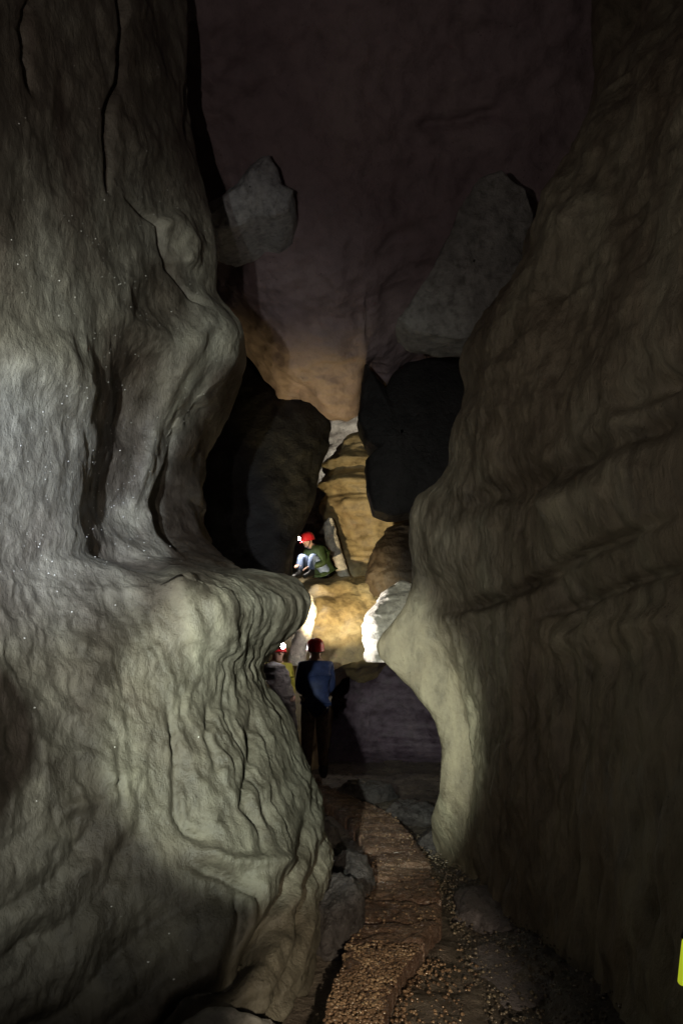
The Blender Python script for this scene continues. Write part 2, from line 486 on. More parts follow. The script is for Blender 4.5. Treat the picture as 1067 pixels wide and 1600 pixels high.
minerals_and_light(wallL, P, [
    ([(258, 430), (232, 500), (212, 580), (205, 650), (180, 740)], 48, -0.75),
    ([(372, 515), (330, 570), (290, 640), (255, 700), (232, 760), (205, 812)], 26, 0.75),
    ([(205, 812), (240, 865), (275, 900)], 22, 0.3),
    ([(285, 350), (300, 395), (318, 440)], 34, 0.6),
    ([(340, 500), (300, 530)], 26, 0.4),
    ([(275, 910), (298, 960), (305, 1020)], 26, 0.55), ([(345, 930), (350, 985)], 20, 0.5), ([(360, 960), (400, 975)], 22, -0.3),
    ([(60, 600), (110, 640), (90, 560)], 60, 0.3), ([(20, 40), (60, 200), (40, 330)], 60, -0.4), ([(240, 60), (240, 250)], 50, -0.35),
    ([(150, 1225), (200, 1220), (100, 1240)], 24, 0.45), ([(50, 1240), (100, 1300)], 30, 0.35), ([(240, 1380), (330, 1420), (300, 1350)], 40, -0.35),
    ([(250, 1480), (300, 1500)], 34, 0.35), ([(120, 1420), (200, 1500)], 50, -0.3), ([(345, 580), (298, 670), (270, 745), (266, 815), (295, 868)], 30, -1.0), ([(372, 620), (330, 720), (318, 800), (345, 860)], 40, -0.9), ([(420, 920), (440, 960)], 40, -0.4)])  # last dark streaks: brown stain plus painted alcove and mound-rim shade
PL, NL = P, N

# buttress at the far side of the hollow, its shade painted as black
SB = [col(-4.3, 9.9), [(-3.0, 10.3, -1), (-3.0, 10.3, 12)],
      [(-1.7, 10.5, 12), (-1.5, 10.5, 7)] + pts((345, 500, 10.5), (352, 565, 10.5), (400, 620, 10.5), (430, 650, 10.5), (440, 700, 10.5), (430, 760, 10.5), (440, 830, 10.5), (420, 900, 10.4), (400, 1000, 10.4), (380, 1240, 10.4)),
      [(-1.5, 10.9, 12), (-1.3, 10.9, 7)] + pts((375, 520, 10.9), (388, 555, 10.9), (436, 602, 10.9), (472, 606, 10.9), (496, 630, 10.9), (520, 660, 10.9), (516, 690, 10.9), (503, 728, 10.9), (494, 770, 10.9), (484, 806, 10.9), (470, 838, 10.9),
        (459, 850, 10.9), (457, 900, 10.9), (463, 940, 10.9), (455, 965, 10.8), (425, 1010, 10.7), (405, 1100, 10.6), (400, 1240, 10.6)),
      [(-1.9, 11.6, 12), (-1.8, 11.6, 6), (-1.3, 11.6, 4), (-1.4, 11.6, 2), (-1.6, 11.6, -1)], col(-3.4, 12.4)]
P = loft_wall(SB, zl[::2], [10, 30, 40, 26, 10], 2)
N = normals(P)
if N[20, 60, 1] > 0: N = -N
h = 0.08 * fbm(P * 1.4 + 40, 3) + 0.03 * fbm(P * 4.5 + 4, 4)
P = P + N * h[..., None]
bx = grid_obj('rock_buttress', P, M_shade_black)
tag(bx, 'rock buttress blackened for shade beyond the dark side hollow, left of the crouching person', 'rock buttress')

# ------------------------------------------------------------------ RIGHT WALL
zr = np.concatenate([np.arange(-0.35, 3.4, 0.0165), np.arange(3.4, 5.5, 0.02), np.arange(5.5, 10.5, 0.04)])
SR = [
    col(1.55, -1.5), col(1.45, 1.0),
    [(1.22, 2.6, -1), (1.35, 2.6, 1.0), (1.42, 2.6, 2), (1.5, 2.6, 3), (1.9, 2.6, 4.5), (3.0, 2.6, 12)],
    [(1.10, 4.1, -1), (1.12, 4.1, 0), (1.2, 4.1, 0.6), (1.28, 4.1, 1.2), (1.36, 4.1, 1.9), (1.22, 4.2, 2.25), (1.3, 4.2, 3), (1.75, 4.1, 4.6), (3.4, 4.1, 8), (4.2, 4.1, 12)],
    [(1.0, 5.0, -1), (1.0, 5.0, 0), (1.02, 5.0, 0.6), (1.05, 5.0, 1.2), (1.03, 5.0, 1.8), (0.98, 5.1, 2.15), (1.0, 5.1, 2.8), (1.05, 5.1, 3.6), (1.48, 5.1, 4.8), (2.9, 5, 7.3), (4.2, 5, 12)],
    pts((1060, -600, 6.0), (1015, 0, 6.0), (955, 150, 6.0), (850, 330, 6.0), (824, 375, 6.0), (828, 400, 5.95), (790, 470, 5.9), (735, 535, 5.9), (720, 560, 5.9), (733, 600, 5.9), (728, 640, 5.9), (711, 690, 5.9),
        (714, 725, 5.9), (690, 760, 5.9), (668, 800, 5.9), (664, 850, 5.9), (668, 890, 5.9), (690, 935, 5.9), (672, 962, 5.9), (702, 1040, 5.95), (738, 1130, 5.9), (746, 1200, 5.9), (744, 1300, 5.85), (738, 1380, 5.8), (738, 1460, 5.7)),
    pts((1075, -600, 6.4), (1035, 0, 6.4), (975, 150, 6.4), (870, 330, 6.4), (844, 375, 6.4), (848, 400, 6.35), (810, 470, 6.3), (755, 535, 6.3), (735, 560, 6.3), (748, 600, 6.3), (740, 640, 6.3), (720, 690, 6.3),
        (718, 725, 6.2), (680, 760, 6.15), (642, 795, 6.1), (640, 850, 6.1), (645, 890, 6.1), (640, 930, 6.1), (622, 962, 6.1), (592, 995, 6.1), (585, 1012, 6.1), (594, 1030, 6.1), (640, 1072, 6.08), (680, 1120, 6.05), (693, 1170, 6.05), (690, 1230, 6.05), (676, 1280, 6.3), (679, 1322, 6.75), (690, 1400, 6.75)),
    [(2.6, 6.8, 12), (2.5, 6.8, 7), (1.9, 6.8, 5), (1.45, 6.8, 4), (1.1, 6.7, 3), (0.85, 6.6, 2.4), (0.6, 6.5, 1.9), (0.45, 6.45, 1.6), (0.8, 6.55, 1.2), (1.0, 6.7, 0.8), (1.05, 6.9, 0.3), (1.1, 7.0, -1)],
    [(3.4, 7.6, 12), (3.0, 7.6, 7), (2.4, 7.6, 5), (2.1, 7.6, 4), (1.6, 7.6, 3), (1.3, 7.6, 2.4), (1.3, 7.6, 1.6), (1.5, 7.6, -1)],
    [(4.0, 9, 12), (3.4, 9, 7), (3.0, 9, 5), (2.6, 9, 4), (1.9, 9, 3), (1.7, 9, 2), (1.6, 9, -1)],
    col(3.2, 12), col(3.4, 18)]
P = loft_wall(SR, zr, [6, 14, 50, 70, 90, 70, 40, 24, 20, 16, 10])
PX, PY = proj(P)
N = normals(P)
if N[60, 100, 0] > 0: N = -N
y, z = P[..., 1], P[..., 2]
face = sstep(5.75, 5.95, y) * (1 - sstep(1.9, 2.2, z))
h = 0.12 * fbm(P * np.array((0.9, 0.9, 0.8)) + 50, 3) * (1 - 0.8 * face) * sstep(1.5, 3, y)
h = h + 0.05 * fbm(P * np.array((3, 2.4, 1.7)) + 60, 4) * (1 - 0.75 * face) + 0.006 * fbm(P * 13, 3)
# scalloped flutes under the ledge
und = (1 - sstep(1.75, 2.1, z)) * (1 - face)
sc_ = cells(P * np.array((7.0, 6.0, 3.0)) + 0.35 * fbm(P * 3, 2)[..., None])
h = h + und * (0.07 * np.clip(sc_, 0, 0.9) - 0.035) * sstep(-0.3, 0.3, fbm(P * 0.9 + 21, 2) + 0.15)
qq = P[..., 1] + 0.5 * P[..., 0] + 0.15 * fbm(P * np.array((1.5, 1.5, 0.8)) + 3, 3)
h = h + und * (0.018 * np.abs(np.sin(qq * 17)) - 0.012) + und * 0.03 * ridged(P * np.array((4, 4, 2.0)) + 0.5 * fbm(P * 2, 2)[..., None], 4)
upp = sstep(2.0, 2.5, z)
dz = P[..., 2] - 0.35 * P[..., 1] + 0.25 * fbm(P * np.array((0.8, 0.8, 1.2)) + 13, 3)
h = h + (1 - face) * (0.012 * ridged(np.stack([qq * 8, P[..., 2] * 3, P[..., 0] * 3], -1), 4) + 0.010 * fbm(P * 9, 4)) * sstep(2, 3, y)
h = h + upp * 0.05 * ridged(np.stack([P[..., 0] * 1.2, P[..., 1] * 1.2, dz * 2.6], -1), 3) * (1 - sstep(5.2, 5.9, y) * 0.7)
R = lambda line, w, a, yr=(2, 6.5): relief(P, line, w, a, yr)
h = h + R([(690, 955), (760, 940), (850, 905), (930, 860), (1067, 800)], 9, -0.07)
h = h + R([(850, 965), (930, 935), (1000, 905), (1080, 880)], 7, -0.06)
h = h + R([(700, 800), (800, 765), (880, 740), (950, 700), (1080, 655)], 18, -0.08)
h = h + R([(860, 800), (900, 780), (960, 750)], 24, 0.06)
h = h + R([(860, 1010), (950, 990), (1080, 965)], 24, 0.07)
h = h + R([(960, 640), (1080, 590)], 18, -0.08)
h = h + R([(740, 560), (800, 480), (860, 400), (950, 280)], 18, 0.06)
h = h + R([(770, 560), (840, 500), (900, 440)], 14, -0.06)
h = h + face * 0.012 * fbm(P * np.array((9, 9, 9.0)), 3)
P = P + N * h[..., None]
wallR = grid_obj('rock_wall', P, M_right, flip=True)
minerals_and_light(wallR, P, [([(700, 800), (800, 765), (880, 740), (950, 700), (1080, 655)], 30, -0.5), ([(690, 955), (760, 940), (850, 905)], 18, -0.5),
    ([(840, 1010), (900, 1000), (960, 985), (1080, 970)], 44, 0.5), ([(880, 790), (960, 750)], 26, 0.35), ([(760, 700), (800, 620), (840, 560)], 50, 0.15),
    ([(600, 1005), (660, 1050), (710, 1120), (720, 1200), (712, 1300), (705, 1370)], 60, 0.85), ([(800, 1150), (800, 1300)], 60, -0.2)])  # the long pale streak paints the lamplit band along the inner edge
tag(wallR, 'dim brown fluted limestone wall on the right, its inner edge caught in pale light', 'cave wall')

# ------------------------------------------------------------------ CEILING
xs = np.linspace(-5, 5, 300)
lipx = [(200, 470), (330, 500), (385, 545), (420, 592), (437, 621), (470, 616), (492, 632), (518, 655), (530, 652), (548, 650), (558, 645), (563, 600), (570, 566), (586, 590), (604, 606), (622, 578), (650, 562), (690, 560), (715, 560), (800, 520), (900, 480)]


def lip(Y):
    p = [W(a, b, Y) for a, b in lipx]
    return np.interp(xs, [q[0] for q in p], [q[2] for q in p])


rows_y = [-2, 2, 5.0, 7.0, 8.6, 9.8, 10.6, 10.85, 11.2, 12.2, 16, 19]
lz = lip(10.6)
fl_ = smooth1(lz, 12)
rows_z = [xs * 0 + 9.0, xs * 0 + 9.0, 8.6 + 0.05 * xs, 7.7 + 0.12 * xs + 0 * xs, 0.55 * fl_ + 3.3, 0.85 * fl_ + 1.0, lz, lz + 0.15, lz + 1.2, xs * 0 + 7.6, xs * 0 + 7.2, xs * 0 + 4.5]
nper = [6, 30, 50, 60, 60, 70, 10, 14, 14, 10, 6]
Zc = hermite(rows_z, nper)
Yc = hermite([np.full_like(xs, v) for v in rows_y], nper)
P = np.stack([np.broadcast_to(xs, Zc.shape), Yc, Zc], -1)
N = normals(P)
if N[40, 100, 2] > 0: N = -N
PX, PY = proj(P)
vis = sstep(3, 5, P[..., 1])
h = vis * (0.22 * fbm(P * 0.7 + 4, 3) * (1 - sstep(9.3, 10.4, P[..., 1])) + 0.08 * fbm(P * np.array((1.6, 1.6, 2)) + 9, 4) * (1 - 0.7 * sstep(9.6, 10.4, P[..., 1])) + 0.07 * ridged(P * np.array((1.5, 1.5, 2.0)), 4) + 0.03 * fbm(P * 5, 4))
h = h + relief(P, [(440, 560), (495, 600), (525, 640)], 14, 0.08, (8, 11)) + relief(P, [(640, 200), (720, 190), (780, 170)], 8, -0.12, (4, 10))
P = P + N * h[..., None]
ceil_ = grid_obj('rock_ceiling', P, M_ceil)
tag(ceil_, 'dim purplish brown rock ceiling sloping down to a ragged lip over the people', 'cave ceiling')

# ------------------------------------------------------------------ GROUND
gx = np.linspace(-4, 4, 260)
gy = np.concatenate([np.linspace(-2, 2.4, 12), np.linspace(2.42, 6, 200), np.linspace(6.04, 12, 140), np.linspace(12.2, 19, 12)])
Gx, Gy = np.meshgrid(gx, gy, indexing='ij')
P = np.stack([Gx, Gy, np.zeros_like(Gx)], -1)
hz = 0.05 * fbm(P * 1.1 + 3, 3) + 0.035 * fbm(P * 4 + 8, 4) + 0.012 * ridged(P * 11, 2)
hz = hz - 0.03
P[..., 2] = hz + 0.10 * sstep(0.75, 1.05, Gx) * (1 - sstep(6, 7, Gy))
ground = grid_obj('ground', P, M_floor)
tag(ground, kind='structure')

# ------------------------------------------------------------------ helpers for lumps and lofts
def blob(name, loc, size, mat, seed=0, parent=None, res=4, rough=0.25, blocky=0.0, rot=(0, 0, 0), tilt=None):
    res = 5
    bm = bmesh.new()
    bmesh.ops.create_icosphere(bm, subdivisions=res, radius=1)
    me = bpy.data.meshes.new(name)
    bm.to_mesh(me); bm.free()
    n = len(me.vertices)
    co = np.empty(n * 3, np.float32); me.vertices.foreach_get('co', co)
    c = co.reshape(-1, 3).astype(float)
    d = c / np.linalg.norm(c, axis=1)[:, None]
    r = 1 + rough * fbm(d * 1.3 + seed * 7.7, 4) * 1.5 + rough * 0.25 * ridged(d * 3.1 + seed, 3)
    if blocky:
        rs = np.random.default_rng(seed)
        for _ in range(11):
            k = rs.normal(size=3); k /= np.linalg.norm(k)
            lim = 0.62 + 0.3 * rs.random()
            r = np.minimum(r, np.where(d @ k > 0.05, lim / np.maximum(d @ k, 0.05), 9) * (1 - 0.0) + (1 - blocky) * 0.3)
        r = r * (1 + 0.08 * fbm(d * 4 + seed, 4) + 0.05 * ridged(d * 7 + seed, 3))
    c = d * r[:, None] * np.array(size)
    rm = np.array(Matrix.Rotation(rot[2], 3, 'Z') @ Matrix.Rotation(rot[1], 3, 'Y') @ Matrix.Rotation(rot[0], 3, 'X'))
    c = c @ rm.T
    me.vertices.foreach_set('co', c.reshape(-1).astype(np.float32))
    me.polygons.foreach_set('use_smooth', np.ones(len(me.polygons), bool))
    me.update()
    o = link(name, me, mat, parent)
    o.location = loc
    return o


def slab(name, outline, Y, thick, mat, seed=0, tiltx=0.0, bulge=0.1, rough=0.05, sharp=False):
    """a rock whose seen outline stands at distance Y, with a rounded back of its own"""
    o2 = [np.array(W(a, b, Y)) for a, b in outline]
    c = sum(o2) / len(o2)
    # densify
    ring = []
    n = len(o2)
    for k in range(n):
        for t in np.linspace(0, 1, 10, endpoint=False):
            ring.append(o2[k] * (1 - t) + o2[(k + 1) % n] * t)
    ring = np.array(ring)
    if not sharp:
        ring = (ring + np.roll(ring, 1, 0) + np.roll(ring, -1, 0)) / 3
    lay = []
    prof = [(0.02, -bulge), (0.3, -bulge * 0.95), (0.6, -bulge * 0.75), (0.82, -bulge * 0.45), (0.95, -bulge * 0.12), (1.0, 0.05), (1.0, thick * 0.4), (0.9, thick * 0.75), (0.6, thick), (0.02, thick * 1.05)]
    if sharp:
        prof = [(0.02, -bulge), (0.4, -bulge * 0.9), (0.7, -bulge * 0.6), (0.93, -bulge * 0.25), (0.985, -0.01), (1.0, 0.05), (1.0, thick * 0.5), (0.9, thick * 0.8), (0.6, thick), (0.02, thick * 1.05)]
    prof = hermite(np.array(prof), [5] * (len(prof) - 1))
    for s, dy in prof:
        p = c + (ring - c) * s
        p[:, 1] += dy + tiltx * (p[:, 2] - c[2])
        lay.append(p)
    P = np.array(lay)
    P = np.concatenate([P, P[:, :1]], 1)
    N = P - (c + np.array((0, thick * 0.3, 0)))
    N /= np.linalg.norm(N, axis=-1, keepdims=True)
    P = P + N * (rough * fbm(P * 3.5 + seed * 3.3, 4) + rough * 0.5 * ridged(P * 5 + seed, 3))[..., None]
    P[:, -1] = P[:, 0]
    loc = c.copy()
    ob = grid_obj(name, P - loc, mat)
    ob.location = loc
    return ob


# ------------------------------------------------------------------ rock pieces hanging above
o = slab('wedged_boulder', [(625, 488), (660, 445), (690, 400), (712, 345), (742, 300), (775, 290), (812, 312), (826, 350), (812, 420), (802, 462), (770, 495), (742, 514), (700, 512), (652, 508)], 7.3, 0.9, M_grey, 3, -0.28, 0.10, 0.045, True)
tag(o, 'large grey angular boulder wedged high between the ceiling and the right wall', 'boulder')
o = slab('hanging_rock', [(312, 345), (326, 318), (348, 306), (372, 294), (388, 276), (404, 262), (424, 254), (434, 272), (440, 292), (458, 300), (452, 322), (430, 334), (402, 330), (372, 344), (340, 352)], 7.6, 1.0, M_pale, 8, -0.35, 0.16, 0.05, True)
tag(o, 'pale blue grey rock ledge jutting out under the ceiling beside the left wall edge', 'rock')

o = slab('shade_mass', [(571, 566), (589, 590), (603, 608), (612, 585), (635, 565), (690, 556), (760, 560), (770, 700), (740, 790), (680, 800), (640, 800), (610, 806), (585, 796), (574, 760), (572, 715), (590, 718), (600, 705), (575, 690), (560, 655), (564, 610)], 9.6, 1.1, M_shade_black, 61, 0.0, 0.10, 0.03)  # added black mass stands in for an unlit recess
tag(o, 'black horned mass standing in for shade right of the tall ochre pillar', 'rock')

# ------------------------------------------------------------------ the back of the chamber
xs2 = np.linspace(-2.6, 3.2, 330)
prof = [  # (z, Y) running up the slope
    (-0.4, 10.6), (0.0, 10.7), (0.6, 10.95), (1.1, 11.05), (1.6, 11.15), (2.0, 11.45), (2.35, 11.8), (2.58, 12.05), (2.66, 12.5), (2.7, 13.2), (2.8, 14.2)]
Zs = hermite(np.array([np.full_like(xs2, a) for a, b in prof]), [10, 24, 24, 24, 30, 30, 24, 20, 14, 8])
Ys = hermite(np.array([np.full_like(xs2, b) for a, b in prof]), [10, 24, 24, 24, 30, 30, 24, 20, 14, 8])
X2 = np.broadcast_to(xs2, Zs.shape).copy()
P0 = np.stack([X2, Ys, Zs], -1)
under = sstep(-0.55, 0.15, X2 + 0.15 * fbm(P0 * 2.0, 3)) * (1 - sstep(0.95, 1.5, Zs - 0.25 * (X2 - 0.5) + 0.25 * fbm(P0 * 1.8 + 7, 3)))
Ys = Ys + 3.2 * under
P = np.stack([X2, Ys, Zs], -1)
N = normals(P)
if N[60, 100, 1] > 0: N = -N
h = 0.14 * fbm(P * 1.0 + 2, 3) + 0.04 * fbm(P * np.array((3.4, 3, 2.2)) + 1, 4) + 0.006 * fbm(P * 15, 3)
ww = X2 * 0.9 + 0.25 * Zs + 0.2 * fbm(P * 1.2 + 3, 3)
h = h + 0.03 * np.abs(np.sin(ww * 7)) * sstep(1.2, 1.8, Zs)
P = P + N * h[..., None]
slope = grid_obj('rock_slope', P, M_slope)
tag(slope, 'ochre flowstone slope lit warm yellow behind the person in the blue jacket', 'rock slope')


def face_loft(name, rows, mat, seed, amp=0.05, n_x=60, parent=None, nper=14):
    """a free-standing rock: rows of (left, right, py, Y) up its front, closed round the back"""
    A = []
    for (l, r, py, Y) in rows:
        a, b = np.array(W(l, py, Y)), np.array(W(r, py, Y))
        c, hw = (a + b) / 2, (b[0] - a[0]) / 2
        t = np.linspace(0, 2 * np.pi, n_x)
        s, c_ = np.sin(t), np.cos(t)
        ring = np.stack([c[0] + hw * np.sign(c_) * np.abs(c_) ** 0.8, Y + hw * 1.0 - hw * 1.0 * np.sign(s) * np.abs(s) ** 0.8, np.full(n_x, c[2])], -1)
        A.append(ring)
    A = np.array(A)
    P = hermite(A, [nper] * (len(A) - 1))
    top, bot = P[-1].mean(0), P[0].mean(0)
    P = np.concatenate([P, (P[-1:] * 0.5 + top * 0.5) + np.array((0, 0, 0.03)), np.broadcast_to(top + np.array((0, 0, 0.05)), P[-1:].shape)], 0)
    ctr = np.concatenate([P.mean(1, keepdims=True)], 1)
    N = P - ctr
    N /= np.maximum(np.linalg.norm(N, axis=-1, keepdims=True), 1e-6)
    h = amp * 1.6 * fbm(P * 2.2 + seed, 3) + amp * ridged(P * np.array((4, 4, 6)) + seed * 2.2, 3) + 0.15 * amp * fbm(P * 16, 2)
    P = P + N * h[..., None]
    P[:, -1] = P[:, 0]
    loc = np.array((bot[0], bot[1], P[..., 2].min()))
    ob = grid_obj(name, P - loc, mat)
    ob.location = loc
    return ob


o = face_loft('shade_bank', [(440, 840, 1232, 10.7), (460, 820, 1205, 11.4), (480, 800, 1180, 12.0), (490, 790, 1150, 12.3), (500, 780, 1110, 12.5), (510, 770, 1070, 12.7), (530, 750, 1030, 12.9), (560, 720, 990, 13.1)], M_hollow_shade, 71, 0.08, 90)  # added dark bank stands in for the shade deep in the hollow
tag(o, 'dim purple grey bank standing in for shade in the hollow right of the standing person', 'shade bank')
o = face_loft('rock_pillar', [(520, 660, 930, 13.0), (515, 660, 880, 13.0), (522, 655, 850, 13.0), (512, 645, 815, 12.9), (498, 640, 785, 12.75), (503, 638, 768, 12.85), (496, 630, 750, 12.75), (512, 622, 730, 12.95), (507, 612, 716, 12.85), (528, 604, 698, 13.0), (540, 586, 682, 13.05), (548, 572, 676, 13.1)], M_slope, 5, 0.06)
tag(o, 'tall ochre rock pillar with stacked ledges rising behind the crouching person', 'rock pillar')
o = face_loft('rock_fin', [(530, 548, 905, 12.55), (522, 540, 880, 12.55), (514, 531, 855, 12.55), (508, 525, 835, 12.55), (507, 522, 818, 12.55), (512, 520, 812, 12.55)], M_white, 9, 0.02, 40)
tag(o, 'narrow cream rock fin standing just behind the crouching person', 'rock')
o = face_loft('calcite_boulder', [(578, 660, 1035, 9.6), (572, 668, 1000, 9.5), (574, 664, 970, 9.55), (592, 655, 940, 9.7), (606, 650, 922, 9.9), (620, 640, 912, 10.0)], M_white, 14, 0.05, 60)
tag(o, 'white crusted boulder glaring in lamplight beside the pale edge of the right wall', 'boulder')
o = face_loft('glare_knob', [(452, 474, 1040, 10.5), (455, 480, 1010, 10.5), (462, 486, 985, 10.55), (470, 490, 960, 10.6), (472, 486, 930, 10.65)], M_white, 33, 0.03, 50)  # white knob added to stand in for the headlamp's glare
tag(o, 'small white knob added as lamp glare beside the half hidden person in yellow', 'rock')
o = face_loft('fluted_rock', [(385, 460, 1250, 9.75), (392, 460, 1180, 9.8), (396, 457, 1120, 9.85), (398, 452, 1085, 9.85), (404, 446, 1055, 9.9), (412, 440, 1040, 9.9)], M_blue, 52, 0.05, 60)
tag(o, 'dim bluish rock in front of the person in yellow, left of the standing person', 'rock')
o = face_loft('brown_boulder', [(590, 690, 930, 11.2), (580, 690, 895, 11.1), (584, 686, 865, 11.15), (598, 680, 840, 11.3), (615, 665, 822, 11.4), (632, 650, 815, 11.5)], M_right, 22, 0.06, 60)
tag(o, 'rough brownish boulder above the white one, against the right wall', 'boulder')
o = face_loft('far_rock', [(440, 640, 900, 16.5), (470, 620, 800, 16.5), (490, 600, 720, 16.5), (500, 590, 670, 16.5), (510, 580, 620, 16.5), (520, 570, 560, 16.5)], M_white, 30, 0.10, 60)
tag(o, 'bright white rock face seen through the far gap under the ceiling lip', 'rock')

# ------------------------------------------------------------------ PATH of gritty boards
ctr = []
redge = [G(a, b, 0.08) for a, b in [(590, 1640), (596, 1577), (628, 1510), (672, 1472), (692, 1440), (690, 1400), (678, 1360), (652, 1312), (612, 1270), (565, 1247), (520, 1231), (500, 1226)]]
ry = np.array([p[1] for p in redge]); rx = np.array([p[0] for p in redge])
ys_ = np.linspace(2.3, 9.9, 400)
rxs = smooth1(np.interp(ys_, ry, rx), 12)
rxs = smooth1(rxs, 6)
wid = np.interp(ys_, [2, 3.6, 4.1, 4.5, 4.9, 5.6, 7, 9, 10], [0.24, 0.24, 0.30, 0.44, 0.52, 0.44, 0.44, 0.48, 0.5])
path = bpy.data.objects.new('path', None)
COL.objects.link(path)
tag(path, kind='structure')
path.location = (0.3, 2.6, 0)
yb = 2.35
k = 0
while yb < 9.7:
    ln = 0.40 + 0.05 * math.sin(k * 2.1)
    n1, n2 = 46, 64
    v = np.linspace(yb + 0.022, yb + ln - 0.022, n1)
    u = np.linspace(0, 1, n2)
    R_ = np.interp(v, ys_, rxs)
    Wd = np.interp(v, ys_, wid)
    Xb = (R_ - Wd)[:, None] + Wd[:, None] * u[None]
    Yb = np.broadcast_to(v[:, None], Xb.shape)
    Pt = np.stack([Xb, Yb, np.zeros_like(Xb)], -1)
    g = 0.007 * (0.8 - cells(Pt * 34)) + 0.006 * fbm(Pt * 9, 3)
    edge = np.minimum(np.minimum(u, 1 - u)[None] * 0.5, np.minimum(v - v[0], v[-1] - v)[:, None])
    top = 0.085 + 0.006 * math.sin(k * 5.3) + g - 0.02 * (1 - sstep(0, 0.03, edge))
    rag = 0.03 * fbm(np.stack([Xb * 0 + 3.0 * (u > 0.5)[None], Yb * 5, Xb * 0], -1), 3)
    Pt[..., 0] += rag * (2 * np.abs(u - 0.5))[None] ** 3
    Pt[..., 1] += 0.018 * fbm(np.stack([Xb * 4, Yb * 0 + k * 3.1, Yb * 0], -1), 2) + 0.03 * math.sin(k * 1.7) * (u[None] - 0.5)
    top = top - 0.03 * np.clip(ridged(Pt * np.array((5, 5, 1.0)) + 4, 2) - 0.45, 0, 1) + 0.02 * math.sin(k * 2.9) * (u[None] - 0.5)
    Pt[..., 2] = top
    # skirts
    def skirt(P_):
        a = P_[:1].copy(); a[..., 2] = -0.06
        b = P_[-1:].copy(); b[..., 2] = -0.06
        P_ = np.concatenate([a, P_, b], 0)
        a = P_[:, :1].copy(); a[..., 2] = -0.06
        b = P_[:, -1:].copy(); b[..., 2] = -0.06
        return np.concatenate([a, P_, b], 1)
    Pt = skirt(Pt)
    grid_obj('board', Pt - np.array((0.3, 2.6, 0)), M_path, path)
    yb += ln
    k += 1


M_floor_stone = rock_mat('wet_floor_stone', (0.06, 0.05, 0.04), (0.13, 0.105, 0.08), (0.24, 0.2, 0.14), 6.0, (1, 1, 1), 0.1, (0.06, 0.3), spec=0.8)


def scatter_pebbles(name, fn, n, rmin, rmax, mat, label, cat):
    base = []
    for s in range(5):
        bm = bmesh.new()
        bmesh.ops.create_icosphere(bm, subdivisions=2, radius=1)
        v = np.array([p.co[:] for p in bm.verts])
        f = np.array([[q.index for q in p.verts] for p in bm.faces])
        bm.free()
        v = v * (1 + 0.35 * gnoise(v * 1.2 + s * 5.1))[:, None] * np.array((1, 0.8 + 0.1 * s, 0.7))
        base.append((v, f))
    VV, FF, off = [], [], 0
    for k in range(n):
        x, y, z = fn()
        r = rmin + (rmax - rmin) * random.random() ** 2
        v, f = base[k % 5]
        a = random.random() * 6.28
        ca, sa = math.cos(a), math.sin(a)
        v = v * r
        v = np.stack([v[:, 0] * ca - v[:, 1] * sa, v[:, 0] * sa + v[:, 1] * ca, v[:, 2]], -1) + np.array((x, y, z))
        VV.append(v); FF.append(f + off); off += len(v)
    me = bpy.data.meshes.new(name)
    me.from_pydata(np.concatenate(VV).tolist(), [], np.concatenate(FF).tolist())
    me.polygons.foreach_set('use_smooth', np.ones(len(me.polygons), bool))
    o = link(name, me, mat)
    tag(o, label, cat, kind='stuff')
    return o


def on_path():
    y = 2.4 + 2.0 * random.random() if random.random() < 0.88 else 4.2 + 3.6 * random.random() ** 1.5
    R_ = float(np.interp(y, ys_, rxs)); w_ = float(np.interp(y, ys_, wid))
    x = R_ - w_ * 0.5 + (w_ * 0.5) * random.uniform(-1, 1)
    if y < 4.6 and random.random() < 0.22:
        return (R_ + 0.02 + 0.3 * random.random() ** 2, y, 0.0 + 0.02 * random.random())
    return (x, y, 0.088 + 0.004 * random.random())


def on_floor():
    y = 3.0 + 4.2 * random.random()
    x = 0.64 + 0.7 * random.random() ** 1.3
    e = float(sstep(0.75, 1.05, x) * (1 - sstep(6, 7, y)))
    return (x, y, -0.012 + 0.10 * e + 0.03 * random.random())


scatter_pebbles('gravel', on_path, 6500, 0.0015, 0.011, M_pebble, 'wet glinting brown gravel lying on the near boards of the path', 'gravel')
scatter_pebbles('wet_pebbles', on_floor, 3000, 0.002, 0.012, M_floor_stone, 'wet pebbles on the floor between the path and the right wall', 'pebbles')

# loose rocks by the path
rocks = [
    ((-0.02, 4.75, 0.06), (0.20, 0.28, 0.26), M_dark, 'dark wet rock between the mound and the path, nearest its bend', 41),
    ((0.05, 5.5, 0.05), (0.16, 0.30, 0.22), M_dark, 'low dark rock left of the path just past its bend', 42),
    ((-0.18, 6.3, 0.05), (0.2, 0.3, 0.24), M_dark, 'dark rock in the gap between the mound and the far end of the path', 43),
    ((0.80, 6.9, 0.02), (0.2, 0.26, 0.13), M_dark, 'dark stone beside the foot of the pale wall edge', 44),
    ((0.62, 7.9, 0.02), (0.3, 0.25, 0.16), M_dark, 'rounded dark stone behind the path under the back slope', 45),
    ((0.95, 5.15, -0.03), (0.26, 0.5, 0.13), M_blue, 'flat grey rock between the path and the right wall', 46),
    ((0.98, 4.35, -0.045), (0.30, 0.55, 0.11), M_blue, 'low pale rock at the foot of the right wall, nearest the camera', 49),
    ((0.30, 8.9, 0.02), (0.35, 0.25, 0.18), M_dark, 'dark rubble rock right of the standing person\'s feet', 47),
    ((-0.50, 3.55, -0.02), (0.26, 0.22, 0.16), M_grey, 'grey rock at the foot of the fluted mound, lowest in view', 48),
]
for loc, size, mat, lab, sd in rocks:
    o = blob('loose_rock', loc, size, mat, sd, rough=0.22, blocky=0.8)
    tag(o, lab, 'rock', 'loose rocks beside the path')

